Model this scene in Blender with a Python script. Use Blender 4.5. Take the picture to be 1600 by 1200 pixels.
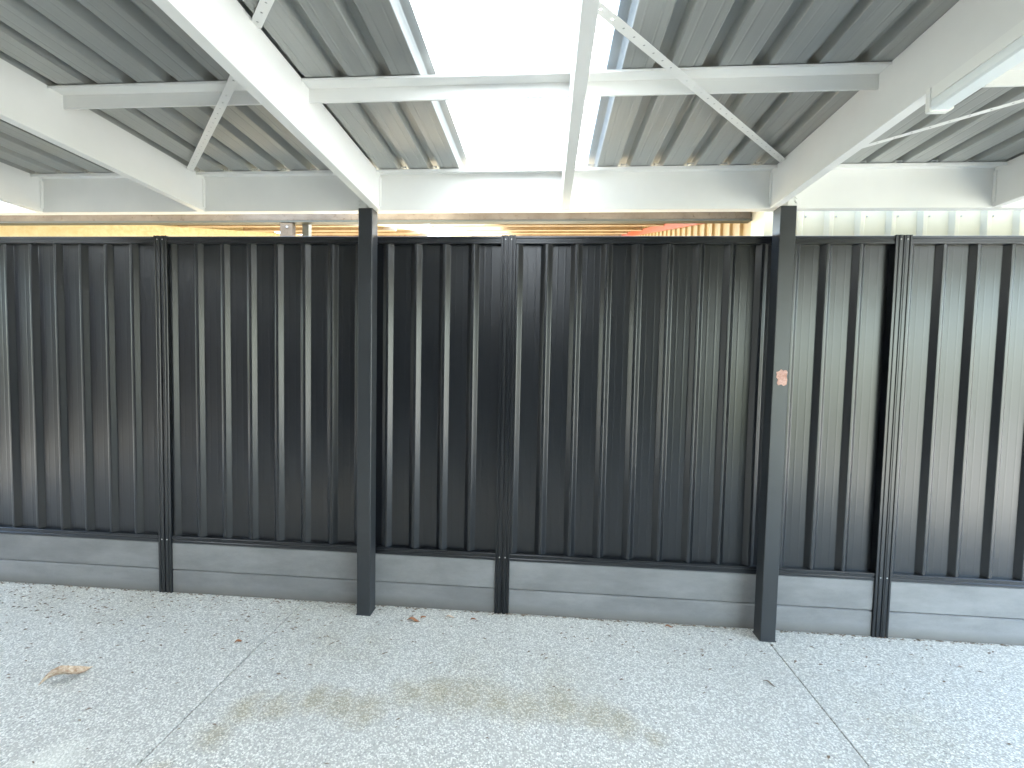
import bpy, bmesh, math, random
from mathutils import Vector, Matrix
random.seed(7)
S = bpy.context.scene
for o in list(bpy.data.objects): bpy.data.objects.remove(o, do_unlink=True)
C = S.collection

# ------------------------------------------------------------------ camera
F_PX, PITCH, YAW, ROLL, CAM_H = 683.985, 0.0463, -0.0741, 0.0207, 1.6637
cd = bpy.data.cameras.new('camera'); cam = bpy.data.objects.new('camera', cd); C.objects.link(cam)
fw = Vector((math.sin(YAW)*math.cos(PITCH), math.cos(YAW)*math.cos(PITCH), -math.sin(PITCH)))
rt = Vector((math.cos(YAW), -math.sin(YAW), 0)); up = rt.cross(fw)
R2 = math.cos(ROLL)*rt + math.sin(ROLL)*up; U2 = -math.sin(ROLL)*rt + math.cos(ROLL)*up
cam.matrix_world = Matrix(((R2.x, U2.x, -fw.x, 0), (R2.y, U2.y, -fw.y, 0), (R2.z, U2.z, -fw.z, CAM_H), (0, 0, 0, 1)))
cd.sensor_width = 36; cd.sensor_fit = 'HORIZONTAL'; cd.lens = F_PX/1600*36
cd.clip_start = 0.05; cd.clip_end = 1000
S.camera = cam

# ------------------------------------------------------------------ sky, sun, exposure
SUN_EL, SUN_AZ = math.radians(52), math.radians(16)     # azimuth from +Y towards +X
W = bpy.data.worlds.new('World'); S.world = W; W.use_nodes = True
nt = W.node_tree; nt.nodes.clear()
sky = nt.nodes.new('ShaderNodeTexSky'); sky.sky_type = 'NISHITA'; sky.sun_disc = False
sky.sun_elevation = SUN_EL; sky.sun_rotation = SUN_AZ
bg = nt.nodes.new('ShaderNodeBackground'); bg.inputs[1].default_value = 0.15
wo = nt.nodes.new('ShaderNodeOutputWorld')
nt.links.new(sky.outputs[0], bg.inputs[0]); nt.links.new(bg.outputs[0], wo.inputs[0])
sd = bpy.data.lights.new('sun', 'SUN'); sd.energy = 2.6; sd.angle = math.radians(0.5); sd.color = (1, .95, .86)
sun = bpy.data.objects.new('sun', sd); C.objects.link(sun)
sv = Vector((math.sin(SUN_AZ)*math.cos(SUN_EL), math.cos(SUN_AZ)*math.cos(SUN_EL), math.sin(SUN_EL)))
sun.rotation_euler = sv.to_track_quat('Z', 'Y').to_euler(); sun.location = (0, 0, 30)
S.view_settings.view_transform = 'Standard'; S.view_settings.look = 'None'
S.view_settings.gamma = 1; S.view_settings.use_curve_mapping = False
S.view_settings.exposure = 4.2
S.view_settings.use_white_balance = True; S.view_settings.white_balance_temperature = 6950; S.view_settings.white_balance_tint = 6
S.render.engine = 'CYCLES'
S.cycles.max_bounces = 7; S.cycles.diffuse_bounces = 5; S.cycles.glossy_bounces = 4; S.cycles.transmission_bounces = 4; S.cycles.transparent_max_bounces = 4; S.cycles.sample_clamp_indirect = 1.5

# ------------------------------------------------------------------ helpers
def tag(o, label=None, cat=None, group=None, kind=None):
    if label: o['label'] = label
    if cat: o['category'] = cat
    if group: o['group'] = group
    if kind: o['kind'] = kind
    return o
def empty(name, loc=(0, 0, 0)):
    o = bpy.data.objects.new(name, None); o.empty_display_size = .2; C.objects.link(o); o.location = loc; return o
def link(name, me, parent=None, loc=None):
    """link mesh whose vertices are world coordinates (shifted by loc); parents are empties or meshes without rotation"""
    o = bpy.data.objects.new(name, me); C.objects.link(o)
    base = Vector((0, 0, 0))
    p = parent
    while p is not None: base += p.location; p = p.parent
    if parent: o.parent = parent
    o.location = Vector(loc or (0, 0, 0)) - base
    return o
def mesh(name, vs, fs, mat=None, smooth=False):
    me = bpy.data.meshes.new(name); me.from_pydata(vs, [], fs); me.update()
    bm = bmesh.new(); bm.from_mesh(me); bmesh.ops.recalc_face_normals(bm, faces=bm.faces); bm.to_mesh(me); bm.free()
    if mat: me.materials.append(mat)
    if smooth:
        for p in me.polygons: p.use_smooth = True
    return me
def box(name, a, b, mat, bev=0.0, seg=1):
    bm = bmesh.new()
    bmesh.ops.create_cube(bm, size=1)
    for v in bm.verts:
        v.co = Vector(((a[i]+b[i])/2 + v.co[i]*(b[i]-a[i]) for i in range(3)))
    if bev: bmesh.ops.bevel(bm, geom=list(bm.edges), offset=bev, segments=seg, affect='EDGES', profile=.5)
    me = bpy.data.meshes.new(name); bm.to_mesh(me); bm.free()
    me.materials.append(mat); return me
def join_boxes(name, boxes, mat, bev=0.0):
    bm = bmesh.new()
    for a, b in boxes:
        r = bmesh.ops.create_cube(bm, size=1)
        for v in r['verts']: v.co = Vector(((a[i]+b[i])/2 + v.co[i]*(b[i]-a[i]) for i in range(3)))
    if bev: bmesh.ops.bevel(bm, geom=list(bm.edges), offset=bev, segments=1, affect='EDGES')
    me = bpy.data.meshes.new(name); bm.to_mesh(me); bm.free(); me.materials.append(mat); return me
def fillet(pts, r, n=3):
    out = [pts[0]]
    for i in range(1, len(pts)-1):
        p = Vector(pts[i]); a = Vector(pts[i-1])-p; b = Vector(pts[i+1])-p
        k = min(r, a.length*.45, b.length*.45)
        A = p+a.normalized()*k; B = p+b.normalized()*k
        for j in range(n+1):
            t = j/n; out.append(tuple(A*(1-t)**2 + p*2*t*(1-t) + B*t*t))
    out.append(pts[-1]); return out
def ribbon(name, prof, fn, ts, mat, thick=0.0, nrm=None):
    """open 2-D profile swept through fn(u, v, t) for t in ts; thick>0 makes a closed skin"""
    loop = list(prof)
    if thick:
        off = []
        for i, p in enumerate(prof):
            a = Vector(prof[max(i-1, 0)]); b = Vector(prof[min(i+1, len(prof)-1)])
            d = (b-a).normalized(); off.append((p[0]-d.y*thick, p[1]+d.x*thick))
        loop = loop + off[::-1]
    n = len(loop); vs = []; fs = []
    for t in ts: vs += [fn(u, v, t) for u, v in loop]
    for k in range(len(ts)-1):
        for i in range(n if thick else n-1):
            j = (i+1) % n
            fs.append((k*n+i, k*n+j, (k+1)*n+j, (k+1)*n+i))
    if thick:
        m = n//2
        for k in (0, (len(ts)-1)*n):
            for i in range(m-1): fs.append((k+i, k+i+1, k+n-2-i, k+n-1-i))
    return mesh(name, vs, fs, mat)
def solid(name, poly, fn, ts, mat):
    """closed polygon swept"""
    n = len(poly); vs = []; fs = []
    for t in ts: vs += [fn(u, v, t) for u, v in poly]
    for k in range(len(ts)-1):
        for i in range(n): fs.append((k*n+i, k*n+(i+1) % n, (k+1)*n+(i+1) % n, (k+1)*n+i))
    fs.append(tuple(range(n))); fs.append(tuple(range((len(ts)-1)*n, len(ts)*n)))
    return mesh(name, vs, fs, mat)

# ------------------------------------------------------------------ materials
class NT:
    def __init__(s, name):
        s.m = bpy.data.materials.new(name); s.m.use_nodes = True; s.t = s.m.node_tree
        s.b = s.t.nodes['Principled BSDF']; s.out = s.t.nodes['Material Output']
        g = s.t.nodes.new('ShaderNodeNewGeometry'); s.pos = g.outputs['Position']
    def n(s, t, **k):
        x = s.t.nodes.new('ShaderNode'+t)
        for a, b in k.items(): setattr(x, a, b)
        return x
    def l(s, a, b): s.t.links.new(a, b)
    def map(s, scale, src=None, loc=(0, 0, 0)):
        x = s.n('Mapping'); x.inputs['Scale'].default_value = scale; x.inputs['Location'].default_value = loc
        s.l(src or s.pos, x.inputs['Vector']); return x.outputs[0]
    def noise(s, scale, sc=(1, 1, 1), det=4, rough=.6, src=None, loc=(0, 0, 0)):
        x = s.n('TexNoise'); x.inputs['Scale'].default_value = scale; x.inputs['Detail'].default_value = det
        x.inputs['Roughness'].default_value = rough; s.l(s.map(sc, src, loc), x.inputs['Vector']); return x.outputs['Fac']
    def ramp(s, f, stops):
        x = s.n('ValToRGB'); e = x.color_ramp.elements
        while len(e) < len(stops): e.new(.5)
        for i, (p, c) in enumerate(stops):
            e[i].position = p; e[i].color = (c, c, c, 1) if isinstance(c, (int, float)) else (*c, 1)
        s.l(f, x.inputs[0]); return x.outputs[0]
    def mr(s, f, a, b, c=0, d=1):
        x = s.n('MapRange'); x.clamp = True
        for i, v in enumerate((a, b, c, d)): x.inputs[i+1].default_value = v
        s.l(f, x.inputs[0]); return x.outputs[0]
    def math(s, op, a, b=None):
        x = s.n('Math', operation=op)
        for i, v in enumerate((a, b)):
            if v is None: continue
            if isinstance(v, (int, float)): x.inputs[i].default_value = v
            else: s.l(v, x.inputs[i])
        return x.outputs[0]
    def mix(s, f, a, b, mode='MIX'):
        x = s.n('Mix', data_type='RGBA', blend_type=mode)
        for i, v in ((0, f), (6, a), (7, b)):
            if isinstance(v, (int, float)): x.inputs[i].default_value = v
            elif isinstance(v, tuple): x.inputs[i].default_value = (*v, 1)
            else: s.l(v, x.inputs[i])
        return x.outputs[2]
    def set(s, **k):
        for a, v in k.items():
            i = s.b.inputs[a.replace('_', ' ')]
            if isinstance(v, (int, float)): i.default_value = v
            elif isinstance(v, tuple): i.default_value = (*v, 1)
            else: s.l(v, i)
        return s
    def bump(s, h, strength=.3, dist=.01):
        x = s.n('Bump'); x.inputs['Strength'].default_value = strength; x.inputs['Distance'].default_value = dist
        s.l(h, x.inputs['Height']); s.l(x.outputs[0], s.b.inputs['Normal']); return s

def M_paint(name, col, rough, dirt=.06, bumpy=.0, spec=.5):
    t = NT(name)
    f = t.noise(2.3, det=4)
    c = t.mix(t.mr(f, .38, .72, 0, 1), tuple(x*(1-dirt) for x in col), col)
    t.set(Base_Color=c, Roughness=t.mr(f, .3, .7, rough*.9, rough*1.12), Specular_IOR_Level=spec)
    return t.m
WHITE = M_paint('white_paint', (.77, .765, .735), .38, .07)
CHAR = M_paint('charcoal_post_paint', (.028, .031, .034), .36, .2, .10)
PLASTIC = M_paint('white_plastic', (.80, .80, .76), .34, .04)
DIFFUSER = M_paint('opal_diffuser', (.74, .78, .77), .33, .03)
BOLT = M_paint('zinc_bolt', (.45, .45, .44), .35, .2)
CREAM = M_paint('cream_cladding', (.72, .65, .48), .45, .12)
YELLOW = M_paint('yellow_cladding', (.52, .38, .18), .5, .15)
RED = M_paint('salmon_red_paint', (.48, .10, .05), .5, .2)
CREAMROOF = M_paint('cream_roof_underside', (.50, .40, .27), .6, .25)
UNSEEN_WALL = M_paint('unseen_wall_render', (.070, .075, .082), .8, .15)  # dark tone chosen to keep the reflections in the fence dark
SLOT = M_paint('dark_green_steel', (.07, .07, .05), .5, .2)

def M_fence(name, col=(.0058, .0068, .0088), vertical=True):
    t = NT(name)
    sc = (5, 5, .8) if vertical else (.8, 5, 5)
    f = t.noise(1.0, sc, det=1, rough=.4); d = t.noise(4, (1, 1, .5), det=4, rough=.65)
    c = t.mix(t.mr(d, .5, .85, 0, .6), col, tuple(x*1.7 for x in col))
    t.set(Base_Color=c, Roughness=t.mr(d, .3, .8, .284, .315), Specular_IOR_Level=.58)
    t.bump(f, .05, .008)
    return t.m
FENCE = M_fence('black_fence_steel'); RAIL = M_fence('black_fence_rail', vertical=False)

def M_zinc():
    t = NT('grey_roof_underside')
    oi = t.n('ObjectInfo')
    st = t.noise(1, (60, .35, 1), det=3, rough=.6); bl = t.noise(1.6, (1, .6, 1), det=3)
    c = t.mix(t.mr(st, .35, .7), (.355, .365, .35), (.40, .41, .39))
    c = t.mix(t.mr(bl, .4, .75, 0, .35), c, (.27, .275, .262))
    c = t.mix(t.math('MULTIPLY', oi.outputs['Random'], .25), c, (.34, .335, .31))
    t.set(Base_Color=c, Metallic=.35, Roughness=t.mr(st, .3, .7, .34, .46))
    return t.m
ZINC = M_zinc()

def M_poly(name, tint):
    t = NT(name)
    tr = t.n('BsdfTranslucent'); tr.inputs[0].default_value = (*tint, 1)
    gl = t.n('BsdfGlossy'); gl.inputs[0].default_value = (.9, .9, .9, 1); gl.inputs[1].default_value = .25
    b = t.n('MixShader'); b.inputs[0].default_value = .06; t.l(tr.outputs[0], b.inputs[1]); t.l(gl.outputs[0], b.inputs[2])
    t.l(b.outputs[0], t.out.inputs[0]); return t.m
POLY = M_poly('opal_polycarbonate', (.46, .49, .51))
POLY_N = M_poly('aged_polycarbonate', (.9, .86, .72))

def M_plinth():
    t = NT('charcoal_tinted_concrete')
    oi = t.n('ObjectInfo'); off = t.n('VectorMath', operation='SCALE')
    cx = t.n('CombineXYZ'); t.l(oi.outputs['Random'], cx.inputs[0]); t.l(oi.outputs['Random'], cx.inputs[2])
    t.l(cx.outputs[0], off.inputs[0]); off.inputs['Scale'].default_value = 37
    ad = t.n('VectorMath', operation='ADD'); t.l(t.pos, ad.inputs[0]); t.l(off.outputs[0], ad.inputs[1])
    a = t.noise(3.2, (.7, 1, 2.2), det=7, rough=.65, src=ad.outputs[0]); b = t.noise(1.1, (.6, 1, 1.5), det=5, src=ad.outputs[0])
    g = t.noise(160, det=3)
    c = t.mix(t.mr(a, .3, .7), (.175, .171, .167), (.26, .254, .248))
    c = t.mix(t.mr(b, .45, .75, 0, .7), c, (.125, .122, .118))
    c = t.mix(t.mr(g, .6, .72, 0, .35), c, (.10, .10, .10))
    e = t.noise(2.2, (1, 1, 1.4), det=6, rough=.7, src=ad.outputs[0])
    c = t.mix(t.mr(e, .5, .72, 0, .55), c, (.27, .262, .25))
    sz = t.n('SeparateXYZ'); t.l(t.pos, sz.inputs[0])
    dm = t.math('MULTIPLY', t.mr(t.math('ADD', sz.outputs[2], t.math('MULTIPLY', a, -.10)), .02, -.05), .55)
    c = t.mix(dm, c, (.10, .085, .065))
    c = t.mix(t.math('MULTIPLY', oi.outputs['Random'], .25), c, t.mix(1.0, c, (.76, .76, .77), 'MULTIPLY'))
    t.set(Base_Color=c, Roughness=.78, Specular_IOR_Level=.3)
    t.bump(t.math('ADD', g, t.math('MULTIPLY', a, 2.0)), .25, .003); return t.m
PLINTH = M_plinth()

STAIN = [(-1.52, 1.55, .10), (-1.42, 1.75, .10), (-1.38, 1.9, .12), (-1.23, 1.94, .11), (-1.08, 2.0, .12), (-.95, 1.98, .12), (-.82, 1.97, .13), (-.65, 2.08, .13),
         (-.5, 2.1, .14), (-.36, 2.1, .15), (-.2, 2.08, .14), (-.05, 2.06, .14), (.13, 2.08, .15), (.27, 2.05, .13), (.4, 2.0, .11), (.53, 1.95, .07)]
STAIN_SOFT = [(-1.25, 2.42, .22), (-1.0, 2.38, .18), (-.35, 2.25, .26), (.1, 2.25, .22), (1.75, 2.1, .25), (1.55, 1.75, .2), (-2.7, 2.72, .3), (-3.3, 2.75, .3), (-1.55, 2.72, .2), (-1.3, 2.75, .16)]
def M_aggregate():
    t = NT('exposed_aggregate_concrete')
    v = t.n('TexVoronoi'); v.inputs['Scale'].default_value = 128; v.inputs['Randomness'].default_value = 1
    wob = t.noise(60, det=2); cx = t.n('CombineXYZ'); t.l(t.math('MULTIPLY', wob, .012), cx.inputs[0]); t.l(t.math('MULTIPLY', wob, -.01), cx.inputs[1])
    ad = t.n('VectorMath', operation='ADD'); t.l(t.pos, ad.inputs[0]); t.l(cx.outputs[0], ad.inputs[1]); t.l(ad.outputs[0], v.inputs['Vector'])
    sep = t.n('SeparateColor'); t.l(v.outputs['Color'], sep.inputs[0])
    stone = t.ramp(sep.outputs[0], [(0, (.30, .31, .31)), (.10, (.42, .43, .42)), (.30, (.54, .55, .54)), (.5, (.68, .69, .68)), (.75, (.80, .81, .80)), (1, (.88, .88, .87))])
    edge = t.mr(v.outputs['Distance'], .42, .68, 0, 1)
    c = t.mix(edge, stone, (.47, .47, .455))
    v2 = t.n('TexVoronoi'); v2.inputs['Scale'].default_value = 52; t.l(t.pos, v2.inputs['Vector'])
    s2 = t.n('SeparateColor'); t.l(v2.outputs['Color'], s2.inputs[0])
    dk = t.math('MULTIPLY', t.mr(s2.outputs[1], .988, .992), t.mr(v2.outputs['Distance'], .34, .26))
    c = t.mix(t.math('MULTIPLY', dk, .5), c, (.18, .17, .155))
    big = t.noise(1.3, det=5); c = t.mix(t.mr(big, .35, .7, 0, .25), c, (.44, .44, .42))
    # stains with shapes of their own
    def blobs(lst, k):
        acc = None
        for x, y, r in lst:
            d = t.n('VectorMath', operation='DISTANCE'); t.l(wpos, d.inputs[0]); d.inputs[1].default_value = (x, y, 0)
            f = t.mr(d.outputs['Value'], r*k, r*.25)
            acc = f if acc is None else t.math('MAXIMUM', acc, f)
        return acc
    wn = t.n('TexNoise'); wn.inputs['Scale'].default_value = 8; wn.inputs['Detail'].default_value = 6; wn.inputs['Roughness'].default_value = .65; t.l(t.pos, wn.inputs['Vector'])
    sb = t.n('VectorMath', operation='SUBTRACT'); t.l(wn.outputs['Color'], sb.inputs[0]); sb.inputs[1].default_value = (.5, .5, .5)
    sc = t.n('VectorMath', operation='SCALE'); t.l(sb.outputs[0], sc.inputs[0]); sc.inputs['Scale'].default_value = .17
    a2 = t.n('VectorMath', operation='ADD'); t.l(t.pos, a2.inputs[0]); t.l(sc.outputs[0], a2.inputs[1])
    fl = t.n('VectorMath', operation='MULTIPLY'); t.l(a2.outputs[0], fl.inputs[0]); fl.inputs[1].default_value = (1, 1, 0); wpos = fl.outputs[0]
    n1 = t.mr(t.noise(7, det=4, rough=.7), .30, .62)
    s1 = t.math('MULTIPLY', blobs(STAIN, 1.05), t.math('ADD', t.math('MULTIPLY', n1, .35), .5))
    sA = t.math('MULTIPLY', blobs(STAIN_SOFT, 1.4), t.math('MULTIPLY', n1, .38))
    c = t.mix(t.math('MULTIPLY', s1, .75), c, t.mix(1.0, c, (.68, .60, .43), 'MULTIPLY'))
    c = t.mix(sA, c, t.mix(1.0, c, (.76, .72, .60), 'MULTIPLY'))
    c = t.mix(t.math('MULTIPLY', blobs([(-1.98, 1.55, .13)], 1.2), .5), c, (.80, .81, .77))
    c = t.mix(1.0, c, (1.0, .965, .90), 'MULTIPLY')
    t.set(Base_Color=c, Roughness=.62, Specular_IOR_Level=.4)
    h = t.math('ADD', t.math('MULTIPLY', t.mr(v.outputs['Distance'], .0, .7, 1, 0), 1), t.math('MULTIPLY', t.noise(300, det=2), .3))
    t.bump(h, .55, .004); return t.m
AGG = M_aggregate()

def M_rough(name, c1, c2, sc=(1, 1, 1), scale=6, bump=.3, rough=.8, c3=None):
    t = NT(name); a = t.noise(scale, sc, det=6, rough=.65); g = t.noise(scale*14, det=3)
    c = t.mix(t.mr(a, .35, .68), c1, c2)
    if c3: c = t.mix(t.mr(t.noise(scale*4, det=5), .58, .70, 0, .8), c, c3)
    t.set(Base_Color=c, Roughness=rough, Specular_IOR_Level=.25); t.bump(t.math('ADD', a, g), bump, .006); return t.m
WEATH = M_rough('weathered_galvanised_steel', (.12, .092, .065), (.19, .15, .11), (.6, 1, 1), 9, .2, .6, (.08, .05, .03))
TAN = M_rough('tan_purlin_steel', (.34, .26, .18), (.46, .36, .26), (.6, 1, 1), 8, .2, .6, (.25, .17, .10))
STUCCO = M_rough('yellow_textured_render', (.52, .43, .25), (.64, .55, .36), (1, 1, 1), 14, .9, .9)
PAVE = M_rough('pale_concrete_paving', (.31, .27, .21), (.39, .34, .27), (1, 1, 1), 3, .2, .85)
STREET = M_rough('reflection_concrete', (.46, .45, .42), (.56, .55, .52), (1, 1, 1), 3, .2, .85)  # out-of-view paving, made pale to brighten reflections in the fence
SOIL = M_rough('dry_lawn', (.09, .11, .04), (.16, .16, .07), (1, 1, 1), 2, .4, .95)
def M_leaf(name, a, b):
    t = NT(name); f = t.noise(60, det=4); t.set(Base_Color=t.mix(t.mr(f, .35, .65), a, b), Roughness=.6, Specular_IOR_Level=.3)
    t.bump(t.noise(200, det=2), .3, .001); return t.m
LEAF_TAN = M_leaf('tan_dry_leaf', (.34, .21, .13), (.62, .50, .38))
LEAF_ORANGE = M_leaf('orange_dry_leaf', (.26, .10, .045), (.36, .17, .085))
LITTER = M_leaf('dark_leaf_litter', (.13, .10, .075), (.28, .20, .14))
CHIP = M_leaf('pink_primer', (.34, .15, .11), (.52, .33, .27))

# ------------------------------------------------------------------ setting: ground
ZB = 2.845; YB = 2.756; SL = math.tan(0.0213)
def roofz(y): return ZB + SL*(YB - y)

g = link('ground', mesh('ground', [(-150, -150, -.13), (150, -150, -.13), (150, 150, -.13), (-150, 150, -.13)], [(0, 1, 2, 3)], SOIL)); tag(g, kind='structure')
drive = empty('driveway', (0, 0, -.13)); tag(drive, kind='structure')
GAP = .0020
for x0, x1 in ((-9, -1.616-GAP), (-1.616+GAP, 1.404-GAP), (1.404+GAP, 9)):
    link('concrete_slab', box('concrete_slab', (x0, -3.2, -.12), (x1, 2.99, 0), AGG, .003), drive)
link('joint_bed', box('joint_bed', (-8.9, -3.1, -.125), (8.9, 2.9, -.03), SOIL), drive)
pv = link('neighbour_paving', box('neighbour_paving', (-9, 2.995, -.12), (1.40, 14, -.02), PAVE)); tag(pv, kind='structure')
st = link('street_paving', box('street_paving', (9.02, -12, -.12), (26, 14, -.01), STREET)); tag(st, kind='structure')
st = link('unseen_side_paving', box('unseen_side_paving', (-20, -6, -.12), (-9.02, 14, -.01), STREET)); tag(st, kind='structure')  # unseen, added at left for its bright reflection in the fence

# ------------------------------------------------------------------ carport
cp = empty('carport', (0, 2.756, 0))
tag(cp, 'white steel carport frame on charcoal posts with grey ribbed roof and skylight sheets', 'carport')
X_L, X_R, Y_BACK, Y_OUT = -6.62, 4.80, -2.9, 2.845

# posts
post_me = solid('post', [(-.045, 0), (-.042, -.003), (.042, -.003), (.045, 0), (.045, .084), (.042, .087), (-.042, .087), (-.045, .084)],
                lambda u, v, t: (u, 2.714+v, t), [0, 2.618], CHAR)
PX = (-1.145, 1.398, -5.40, 4.25)
posts = [link('post', post_me, cp, (x, 0, 0)) for x in PX]
base_me = join_boxes('base_plate', [((-.048, 2.708, 0), (.048, 2.804, .006))], CHAR)
for p, x in zip(posts, PX): link('base_plate', base_me, p, (x, 0, 0))
# chipped paint on the right post: irregular thin flake edge
chip = [(-.030, .020), (-.034, .035), (-.018, .040), (-.008, .052), (.004, .044), (.022, .047), (.030, .036), (.026, .010), (.031, -.012), (.027, -.040),
        (.010, -.047), (-.002, -.038), (-.020, -.044), (-.028, -.030), (-.022, -.010), (-.033, .004)]
NA = len(chip); pts = [(1.405+x, 1.612+z) for x, z in chip]
ch = mesh('bare_primer_patch', [(x, 2.7102, z) for x, z in pts]+[(x, 2.7125, z) for x, z in pts],
          [tuple(range(NA))]+[(i, (i+1) % NA, NA+(i+1) % NA, NA+i) for i in range(NA)], CHIP)
o = link('bare_primer_patch', ch, posts[1]); o['label'] = 'pink primer patch where the post paint has chipped off'

# beam: Z section, web facing the camera
bz = [(-.068, ZB-.020), (-.070, ZB-.004), (-.068, ZB-.002), (0, ZB-.002), (.002, ZB-.005), (.002, 2.620), (.050, 2.620), (.050, 2.638), (.052, 2.638), (.052, 2.617), (0, 2.617), (0, ZB-.006), (-.065, ZB-.006), (-.066, ZB-.020)]
link('beam', solid('beam', bz, lambda u, v, t: (t, YB+u, v), [X_L, X_R], WHITE), cp)
# opposite beam on the house side
link('beam', box('beam', (X_L, -2.86, roofz(-2.8)-.22), (X_R, -2.81, roofz(-2.8)-.004), WHITE, .002), cp)

RX = [-6.58, -5.77, -4.59, -3.422, -2.270, -1.091, .101, 1.334, 2.563, 3.79, 4.76]
rafters = []
for x in RX:
    w = .0245
    vs = []
    prof = [(-w, -.225), (-w+.002, -.227), (w-.002, -.227), (w, -.225), (w, -.002), (-w, -.002)]
    r = link('rafter', solid('rafter', prof, lambda u, v, t: (x+u, t, roofz(t)+v), [2.7545, 2.0, 1.0, 0, -1.0, -2.8], WHITE), cp)
    rafters.append(r)
    # end cleat welded to the beam
    s = 1 if x < 0 else -1
    link('cleat', box('cleat', (x+s*w+(.0005 if s > 0 else -.007), 2.738, 2.640), (x+s*w+(.007 if s > 0 else -.0005), 2.7552, 2.82), WHITE, .001), r)
# purlins (between the rafters)
pur_y = [1.915, .96, .02, -.92, -1.86]
for y in pur_y:
    zt = roofz(y)-.004
    pz = [(-.064, zt-.010), (-.066, zt-.002), (-.064, zt), (0, zt), (.002, zt-.003), (.002, zt-.0605), (.008, zt-.0605), (.008, zt-.062), (0, zt-.062), (0, zt-.003), (-.063, zt-.003), (-.063, zt-.010)]
    for a, b in zip(RX[:-1], RX[1:]):
        link('purlin', solid('purlin', pz, lambda u, v, t: (t, y+u, v+(-SL*u)), [a+.025, b-.025], WHITE), cp)
# connection plates with bolts above the posts
bolt_bm = bmesh.new(); bmesh.ops.create_cone(bolt_bm, cap_ends=True, segments=6, radius1=.009, radius2=.009, depth=.008, matrix=Matrix.Rotation(math.pi/2, 4, 'X'))
bolt_me = bpy.data.meshes.new('bolt'); bolt_bm.to_mesh(bolt_me); bolt_bm.free(); bolt_me.materials.append(BOLT)
wb = bpy.data.meshes.new('white_bolt'); bb = bmesh.new(); bb.from_mesh(bolt_me); bb.to_mesh(wb); bb.free(); wb.materials.append(WHITE)
for x in (-1.19, 1.445, -5.445, 4.295):
    s = -1 if x < 0 else 1
    pl = link('bracket', box('bracket', (x-.035, 2.747, 2.618), (x+.035, 2.7548, 2.700), WHITE, .001), cp)
    for dz in (.035, .06): link('bolt', wb, pl, (x+s*.012, 2.744, 2.618+dz))

# roof sheets
def roof_profile(start=True, close=False, drop=0.0):
    p = []
    for k in range(4):
        c = k*.1905
        p += [(c-.034, 0), (c-.021, .042), (c+.021, .042), (c+.034, 0)]
        for s in (.066, .124):
            p += [(c+s-.005, 0), (c+s-.002, .0010), (c+s+.002, .0010), (c+s+.005, 0)]
    if not start: p = p[1:]
    if close: p += [(.762-.034, 0), (.762-.021, .042), (.762+.021, .042)]
    else: p.append((.762-.034+.012, -.0012))
    p = fillet(p, .004, 2)
    return [(u, v-(drop if v > .03 else 0)) for u, v in p]
rys = [Y_OUT, 2.0, 1.0, 0, -1.0, -2.0, Y_BACK]
rf = lambda u, v, t: (u, t, roofz(t)+v)
roof_me = ribbon('roof_sheet', roof_profile(), rf, rys, ZINC, .0008)
roof_l = ribbon('roof_sheet', roof_profile(True, True), rf, rys, ZINC, .0008)      # left of a skylight: closes over the shared rib
roof_r = ribbon('roof_sheet', roof_profile(False, False), rf, rys, ZINC, .0008)    # right of a skylight: starts on the shared rib
sky_me = ribbon('skylight_sheet', roof_profile(False, True, -.0020), rf, rys, POLY)
clip_me = join_boxes('roof_clip', [((-.019, 2.678, 0), (-.012, 2.688, .010)), ((.012, 2.678, 0), (.019, 2.688, .010)), ((-.012, 2.682, .006), (.012, 2.688, .009))], BOLT)
k0 = -11
xs = [.247+.762*k for k in range(-9, 6)]
SKY = {-1, -6, 4}
for k, x in zip(range(-9, 6), xs):
    o = link('skylight_sheet' if k in SKY else 'roof_sheet', sky_me if k in SKY else roof_l if k+1 in SKY else roof_r if k-1 in SKY else roof_me, cp, (x, 0, 0))
    if k in SKY: o['label'] = 'white translucent skylight sheet'
    if k not in SKY and -5 < x < 4:
        for i in range(4): link('roof_clip', clip_me, o, (x+i*.1905, 0, ZB+.0005))
# strap braces
def strap(a, b, w, big=True, cut=True):
    a = Vector(a); b = Vector(b); d = (b-a); L = d.length; d.normalize()
    sdir = d.cross(Vector((0, 0, 1))).normalized(); n = sdir.cross(d)
    bm = bmesh.new(); n_seg = int(L/.06); st = L/n_seg; th = .0012
    # perforated strip: outer quads around a hole in every cell
    def P(t, s, z): return a + d*t + sdir*s + n*z
    for top in (0, th):
        for i in range(n_seg):
            t0 = i*st; tc = t0+st/2; r = .0045
            ring = [bm.verts.new(P(tc+math.cos(q)*r, math.sin(q)*r, top)) for q in [j*math.pi/4 for j in range(8)]]
            corners = [P(t0+st, 0, top), P(t0+st, w/2, top), P(tc, w/2, top), P(t0, w/2, top), P(t0, 0, top), P(t0, -w/2, top), P(tc, -w/2, top), P(t0+st, -w/2, top)]
            cv = [bm.verts.new(c) for c in corners]
            for j in range(8):
                bm.faces.new((ring[j], cv[j], cv[(j+1) % 8], ring[(j+1) % 8]))
    for s in (-w/2, w/2):
        bm.faces.new([bm.verts.new(P(0, s, 0)), bm.verts.new(P(L, s, 0)), bm.verts.new(P(L, s, th)), bm.verts.new(P(0, s, th))])
    bmesh.ops.recalc_face_normals(bm, faces=bm.faces)
    me = bpy.data.meshes.new('strap_brace'); bm.to_mesh(me); bm.free(); me.materials.append(WHITE); return me
def offp(x, y, off): return (x, y, roofz(y)+off)
def joined(name, mes):
    bm = bmesh.new()
    for m in mes: bm.from_mesh(m)
    me = bpy.data.meshes.new(name); bm.to_mesh(me); bm.free(); me.materials.append(WHITE); return me
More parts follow.
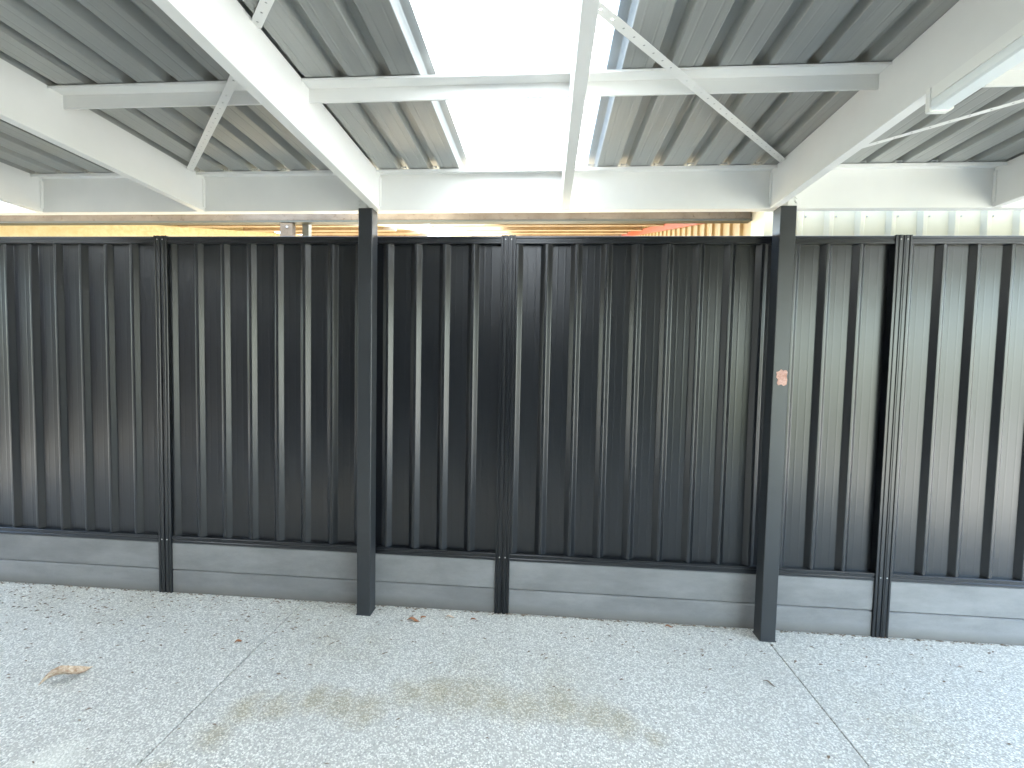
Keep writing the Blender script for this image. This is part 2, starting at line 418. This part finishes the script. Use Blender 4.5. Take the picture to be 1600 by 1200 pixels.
link('strap_brace', joined('strap_brace', [strap(offp(-2.283, 2.674, -.012), offp(-1.48, 1.92, -.069), .036), strap(offp(-1.48, 1.92, -.069), offp(-1.11, 1.60, -.03), .036),
                                           strap(offp(-1.07, 1.56, -.012), offp(.08, .46, -.10), .036)]), cp)
link('strap_brace', strap(offp(1.318, 2.636, -.012), offp(.125, 1.404, -.108), .036), cp)
link('strap_brace', strap(offp(1.36, 2.46, -.10), offp(2.56, 1.32, -.10), .030), cp)

# ------------------------------------------------------------------ batten light under the rafter
bl = empty('batten_light', (1.34, 1.0, 2.645)); tag(bl, 'long white batten light fixed along the underside of the right rafter', 'light fitting')
def lz(t): return roofz(t)-.2275
tray = [(-.036, 0), (-.036, -.040), (.036, -.040), (.036, 0)]
link('tray', solid('tray', tray, lambda u, v, t: (1.338+u, t, lz(t)+v), [1.655, .45], PLASTIC), bl)
dif = [(-.033, -.0405), (-.035, -.052), (-.034, -.068), (-.028, -.075), (.022, -.075), (.034, -.066), (.035, -.052), (.033, -.0405)]
link('diffuser', solid('diffuser', dif, lambda u, v, t: (1.338+u, t, lz(t)+v), [1.653, .452], DIFFUSER), bl)
cap = [(-.040, 0), (-.040, -.076), (-.036, -.080), (.026, -.080), (.040, -.070), (.040, 0)]
for t0, t1 in ((1.668, 1.652), (.455, .44)):
    link('end_cap', solid('end_cap', cap, lambda u, v, t: (1.338+u, t, lz(t)+v), [t0, t1], PLASTIC), bl)

# ------------------------------------------------------------------ fence
fc = empty('steel_fence', (0, 2.855, 0))
tag(fc, 'black ribbed steel panel fence standing on grey concrete sleepers', 'fence')
FP = [-2.6304 + 2.38*i for i in range(-2, 4)]
ZR, ZT = .3608, 2.48
FY = 2.830
def post_profile(m=1):
    # two C channels back to back, front face with rolled grooves
    f = [(-.0475, .055), (-.0475, .004), (-.0455, .001), (-.036, .001), (-.033, .006), (-.028, .006), (-.025, .001), (-.012, .001), (-.010, .004), (-.0035, .004), (-.002, .016),
         (.002, .016), (.0035, .004), (.010, .004), (.012, .001), (.025, .001), (.028, .006), (.033, .006), (.036, .001), (.0455, .001), (.0475, .004), (.0475, .055)]
    return f
fpost = solid('fence_post', post_profile(), lambda u, v, t: (u, FY-.004+v, t), [0, 2.484], FENCE)
scr_bm = bmesh.new(); bmesh.ops.create_cone(scr_bm, cap_ends=True, segments=8, radius1=.005, radius2=.004, depth=.004, matrix=Matrix.Rotation(math.pi/2, 4, 'X'))
scr_me = bpy.data.meshes.new('screw'); scr_bm.to_mesh(scr_me); scr_bm.free(); scr_me.materials.append(BOLT)
for x in FP:
    p = link('fence_post', fpost, fc, (x, 0, 0))
    for dx in (-.019, .019):
        for z in (ZR+.022, ZT-.022): link('screw', scr_me, p, (x+dx, FY-.004, z))
def rail_prof(z0, z1):
    h = z1-z0
    return [(.0, z0), (0, z0+h*.28), (.004, z0+h*.36), (.004, z0+h*.62), (0, z0+h*.70), (0, z1-.002), (.002, z1), (.046, z1), (.048, z1-.002), (.048, z0)]
L0, L1 = .0475, 2.38-.0475
top_me = solid('top_rail', rail_prof(ZT-.046, ZT), lambda u, v, t: (t, FY+.004+u, v), [L0, L1], RAIL)
bot_me = solid('bottom_rail', rail_prof(ZR, ZR+.044), lambda u, v, t: (t, FY+.004+u, v), [L0, L1], RAIL)
OFF = .008
def fence_profile():
    p = []
    for k in range(4):
        c = k*.19047
        for s in ((-.036, 1), (-.009, 0), (.009, 0), (.036, 1)):
            p.append((c+s[0], .034-.027*(1-s[1])))
        for s in (.070, .120):
            p += [(c+s-.006, .034), (c+s, .03355), (c+s+.006, .034)]
    p.append((.7619-.036+.029, .0352))
    return fillet(p, .0045, 3)
sheet_me = ribbon('infill_sheet', fence_profile(), lambda u, v, t: (u, FY+.008+v, t), [ZR+.004, ZT-.004], FENCE, .0008)
def plinth_me(z0, z1):
    p = [(.008, z0), (0, z0+.007), (0, z1-.007), (.008, z1), (.055, z1), (.055, z0)]
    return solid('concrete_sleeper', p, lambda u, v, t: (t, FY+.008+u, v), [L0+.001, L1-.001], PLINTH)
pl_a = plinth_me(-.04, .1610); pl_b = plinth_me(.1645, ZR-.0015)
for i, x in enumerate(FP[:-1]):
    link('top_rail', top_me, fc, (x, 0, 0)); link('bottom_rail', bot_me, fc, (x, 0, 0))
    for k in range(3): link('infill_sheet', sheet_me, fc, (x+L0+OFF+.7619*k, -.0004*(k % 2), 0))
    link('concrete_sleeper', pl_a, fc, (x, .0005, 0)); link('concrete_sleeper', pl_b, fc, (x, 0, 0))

# ------------------------------------------------------------------ neighbour's shed beside the carport
sh = empty('neighbour_shed', (1.42, 3.05, 0)); tag(sh, 'cream ribbed steel shed wall seen over the fence at right', 'shed')
def clad_profile(n, pitch, rev=1):
    p = []
    for k in range(n):
        c = k*pitch
        p += [(c-.030, 0), (c-.012, -.028*rev), (c+.012, -.028*rev), (c+.030, 0)]
    p.append((n*pitch-.030, 0)); return fillet(p, .003, 2)
cl = ribbon('cladding_sheet', clad_profile(4, .1905), lambda u, v, t: (u, 3.06+v, t), [.0, 3.1], CREAM, .0008)
for i in range(6):
    x = 1.640+.762*i
    s_ = link('cladding_sheet', cl, sh, (x, 0, 0))
    for k in range(4): link('screw', scr_me, s_, (x+k*.1905+.044, 3.056, 2.668))
link('corner_flashing', solid('corner_flashing', [(1.412, 3.034), (1.60, 3.034), (1.612, 3.040), (1.612, 3.058), (1.43, 3.058), (1.43, 3.22), (1.412, 3.22)], lambda u, v, t: (u, v, t), [0, 3.12], CREAM), sh)
sw = ribbon('side_cladding', clad_profile(30, .1905), lambda u, v, t: (1.445+v*.6, 3.26+u, t), [0, 4.2], YELLOW, .0008)
link('side_cladding', sw, sh)
link('roof', box('roof', (1.46, 3.07, 3.12), (6.2, 9, 3.16), CREAM), sh)

# ------------------------------------------------------------------ neighbour's carport behind the fence
nc = empty('neighbour_carport', (-1.7, 3.22, 0)); tag(nc, 'weathered open carport with tan purlins and yellow end wall behind the fence', 'carport')
def nz(y): return 2.862 + .2547*(y-3.742)          # underside line of its rafters
link('eave_beam', join_boxes('eave_beam', [((-5.6, 3.20, 2.702), (1.405, 3.25, 2.760))], WEATH, .004), nc)
link('eave_angle', join_boxes('eave_angle', [((-5.6, 3.196, 2.688), (1.404, 3.256, 2.7015)), ((-5.6, 3.252, 2.66), (1.40, 3.256, 2.698))][:1], SLOT), nc)
for x in (-1.965, -5.2): 
    link('post', join_boxes('post', [((x-.05, 3.203, -.02), (x+.05, 3.248, 2.6875))], WEATH, .003), nc)
link('bolt', bolt_me, nc, (-1.955, 3.20, 2.655))
link('post', join_boxes('post', [((-1.895, 3.30, -.02), (-1.845, 3.35, 2.80))], SLOT, .003), nc)
def slope_beam(name, x0, x1, dz0, dz1, y0, y1, mat):
    return solid(name, [(x0, dz0), (x1, dz0), (x1, dz1), (x0, dz1)], lambda u, v, t: (u, t, nz(t)+v), [y0, y1], mat)
link('rafter', slope_beam('rafter', 1.36, 1.405, 0, .075, 3.27, 8.4, RED), nc)
link('rafter', slope_beam('rafter', -1.50, -1.44, -.02, .055, 3.27, 8.4, CREAM), nc)
link('rafter', slope_beam('rafter', -4.78, -4.72, -.02, .055, 3.27, 8.4, STUCCO), nc)
for y in (4.12, 5.33, 6.55, 7.75):
    for x0, x1 in ((-4.715, -2.30), (-1.435, 1.355)):
        link('purlin', box('purlin', (x0, y, nz(y)+.058), (x1, y+.05, nz(y)+.118), TAN, .002), nc)
for x0, x1 in ((-4.715, -2.30), (-1.435, 1.355)):
    link('end_fascia', box('end_fascia', (x0, 8.36, nz(8.36)-.24), (x1, 8.40, nz(8.36)+.10), TAN, .002), nc)
def corr(n, pitch, amp):
    return [(i*pitch/6, amp*math.cos(i/6*2*math.pi)) for i in range(n*6+1)]
nr = ribbon('roof_sheet', corr(10, .0762, .009), lambda u, v, t: (u, t, nz(t)+.142+v), [3.02, 8.5], CREAMROOF, .0008)
ns = ribbon('skylight_sheet', corr(10, .0762, .009), lambda u, v, t: (u, t, nz(t)+.142+v), [3.02, 8.5], POLY_N)
for x in (-5.43, -4.668, -3.906, -3.144): link('roof_sheet', nr, nc, (x, 0, 0))
for i, x in enumerate((-1.46, -.70, .062, .822)):
    link('skylight_sheet' if i == 0 else 'roof_sheet', ns if i == 0 else nr, nc, (x, 0, -.001*i))
link('end_wall', box('end_wall', (-5.05, 3.30, -.02), (-4.80, 9.0, 3.9), STUCCO, .01), nc)

# ------------------------------------------------------------------ unseen house wall, added behind the camera to shape fence reflections
hw = empty('unseen_house_wall', (0, -3.1, 0)); tag(hw, 'unseen dark house wall added behind the camera to shape reflections in the fence', 'house')
link('wall', box('wall', (-9, -3.3, -.1), (3.5, -3.05, 3.3), UNSEEN_WALL, .01), hw)
link('wall', box('wall', (-8.4, -3.04, -.1), (-8.1, .6, 3.3), UNSEEN_WALL, .01), hw)  # added return, blocks the bright left end from the fence reflections

# ------------------------------------------------------------------ leaves and litter
def leaf_mesh(L, Wd, curl, twist, mat, seed):
    r = random.Random(seed); vs = []; fs = []; n = 12; m = 4
    for i in range(n+1):
        t = i/n; w = Wd*math.sin(math.pi*min(1, t*1.02+.02))**.75*(1-.35*t)
        bend = .018*L/.2*math.sin(t*math.pi*1.6+.4)*curl
        for j in range(m+1):
            s = j/m*2-1
            a = twist*(t-.4)
            y = s*w*(1+r.uniform(-.10, .10)); z = abs(s)**1.5*w*.75*curl + bend
            vs.append(((t-.5)*L, y*math.cos(a)-z*math.sin(a)+.10*L*math.sin(t*3), y*math.sin(a)+z*math.cos(a)))
    k = m+1
    for i in range(n):
        for j in range(m): fs.append((i*k+j, i*k+j+1, (i+1)*k+j+1, (i+1)*k+j))
    zmin = min(v[2] for v in vs); vs = [(x, y, z-zmin+.001) for x, y, z in vs]
    nb = len(vs); vs += [(x, y, z+.0008) for x, y, z in vs]
    fs += [tuple(reversed([q+nb for q in f])) for f in fs]
    return mesh('dry_leaf', vs, fs, mat, True)
def leaf(x, y, L, Wd, rz, mat, lab, seed, curl=1, twist=1.2):
    o = link('dry_leaf', leaf_mesh(L, Wd, curl, twist, mat, seed), None, (x, y, 0)); o.rotation_euler = (0, 0, rz)
    tag(o, lab, 'leaf', 'dry leaves on the concrete'); return o
leaf(-2.40, 1.995, .20, .040, .98, LEAF_TAN, 'large curled tan leaf lying alone on the concrete at left', 3, 1.1, 1.6)
leaf(-.80, 2.672, .085, .014, .05, LEAF_ORANGE, 'orange-brown leaf on the concrete just right of the left post', 5)
leaf(-.745, 2.72, .05, .010, 1.0, LEAF_ORANGE, 'small orange leaf curled beside the larger orange leaf', 8)
leaf(-.575, 2.74, .06, .010, .2, LEAF_TAN, 'pale thin leaf between the left post and the middle fence post', 9)
leaf(-1.75, 2.366, .04, .011, .7, LEAF_ORANGE, 'tiny reddish leaf beside the left saw-cut joint', 11)
leaf(.83, 2.79, .05, .010, .1, LEAF_ORANGE, 'small brown leaf against the sleeper left of the right post', 12)
leaf(-.42, 2.735, .045, .008, .5, LEAF_ORANGE, 'tiny orange leaf near the foot of the middle fence post', 15)
leaf(1.22, 2.33, .06, .006, -.7, LITTER, 'thin dark twig-like leaf left of the right saw-cut joint', 17)

vs, fs = [], []
rr = random.Random(21)
def bit(x, y, L, w, a):
    i = len(vs); c, s = math.cos(a), math.sin(a)
    h = rr.uniform(.002, .006)
    for (u, v, z) in ((-L/2, 0, .0006), (0, -w/2, h), (L/2, 0, .001), (0, w/2, h*.7), (0, 0, h+.002)):
        vs.append((x+u*c-v*s, y+u*s+v*c, z))
    fs.extend([(i, i+1, i+4), (i+1, i+2, i+4), (i+2, i+3, i+4), (i+3, i, i+4), (i, i+3, i+2, i+1)])
for _ in range(700):
    x = rr.uniform(-4.6, -1.2) if rr.random() < .75 else rr.uniform(-1.2, 2.8)
    y = 2.82 - abs(rr.gauss(0, .28)) if rr.random() < .75 else rr.uniform(1.4, 2.8)
    if y < 1.3: continue
    k = rr.uniform(.010, .034); bit(x, y, k, k*rr.uniform(.25, .5), rr.uniform(-.5, .9))
for _ in range(520):
    x = rr.uniform(-4.6, 2.9); k = rr.uniform(.008, .03)
    bit(x, 2.832-abs(rr.gauss(0, .008)), k, k*.4, rr.uniform(-.6, .6))
lt = link('leaf_litter', mesh('leaf_litter', vs, fs, LITTER)); tag(lt, 'fine dark leaf litter scattered along the foot of the fence', 'leaf litter', kind='stuff')
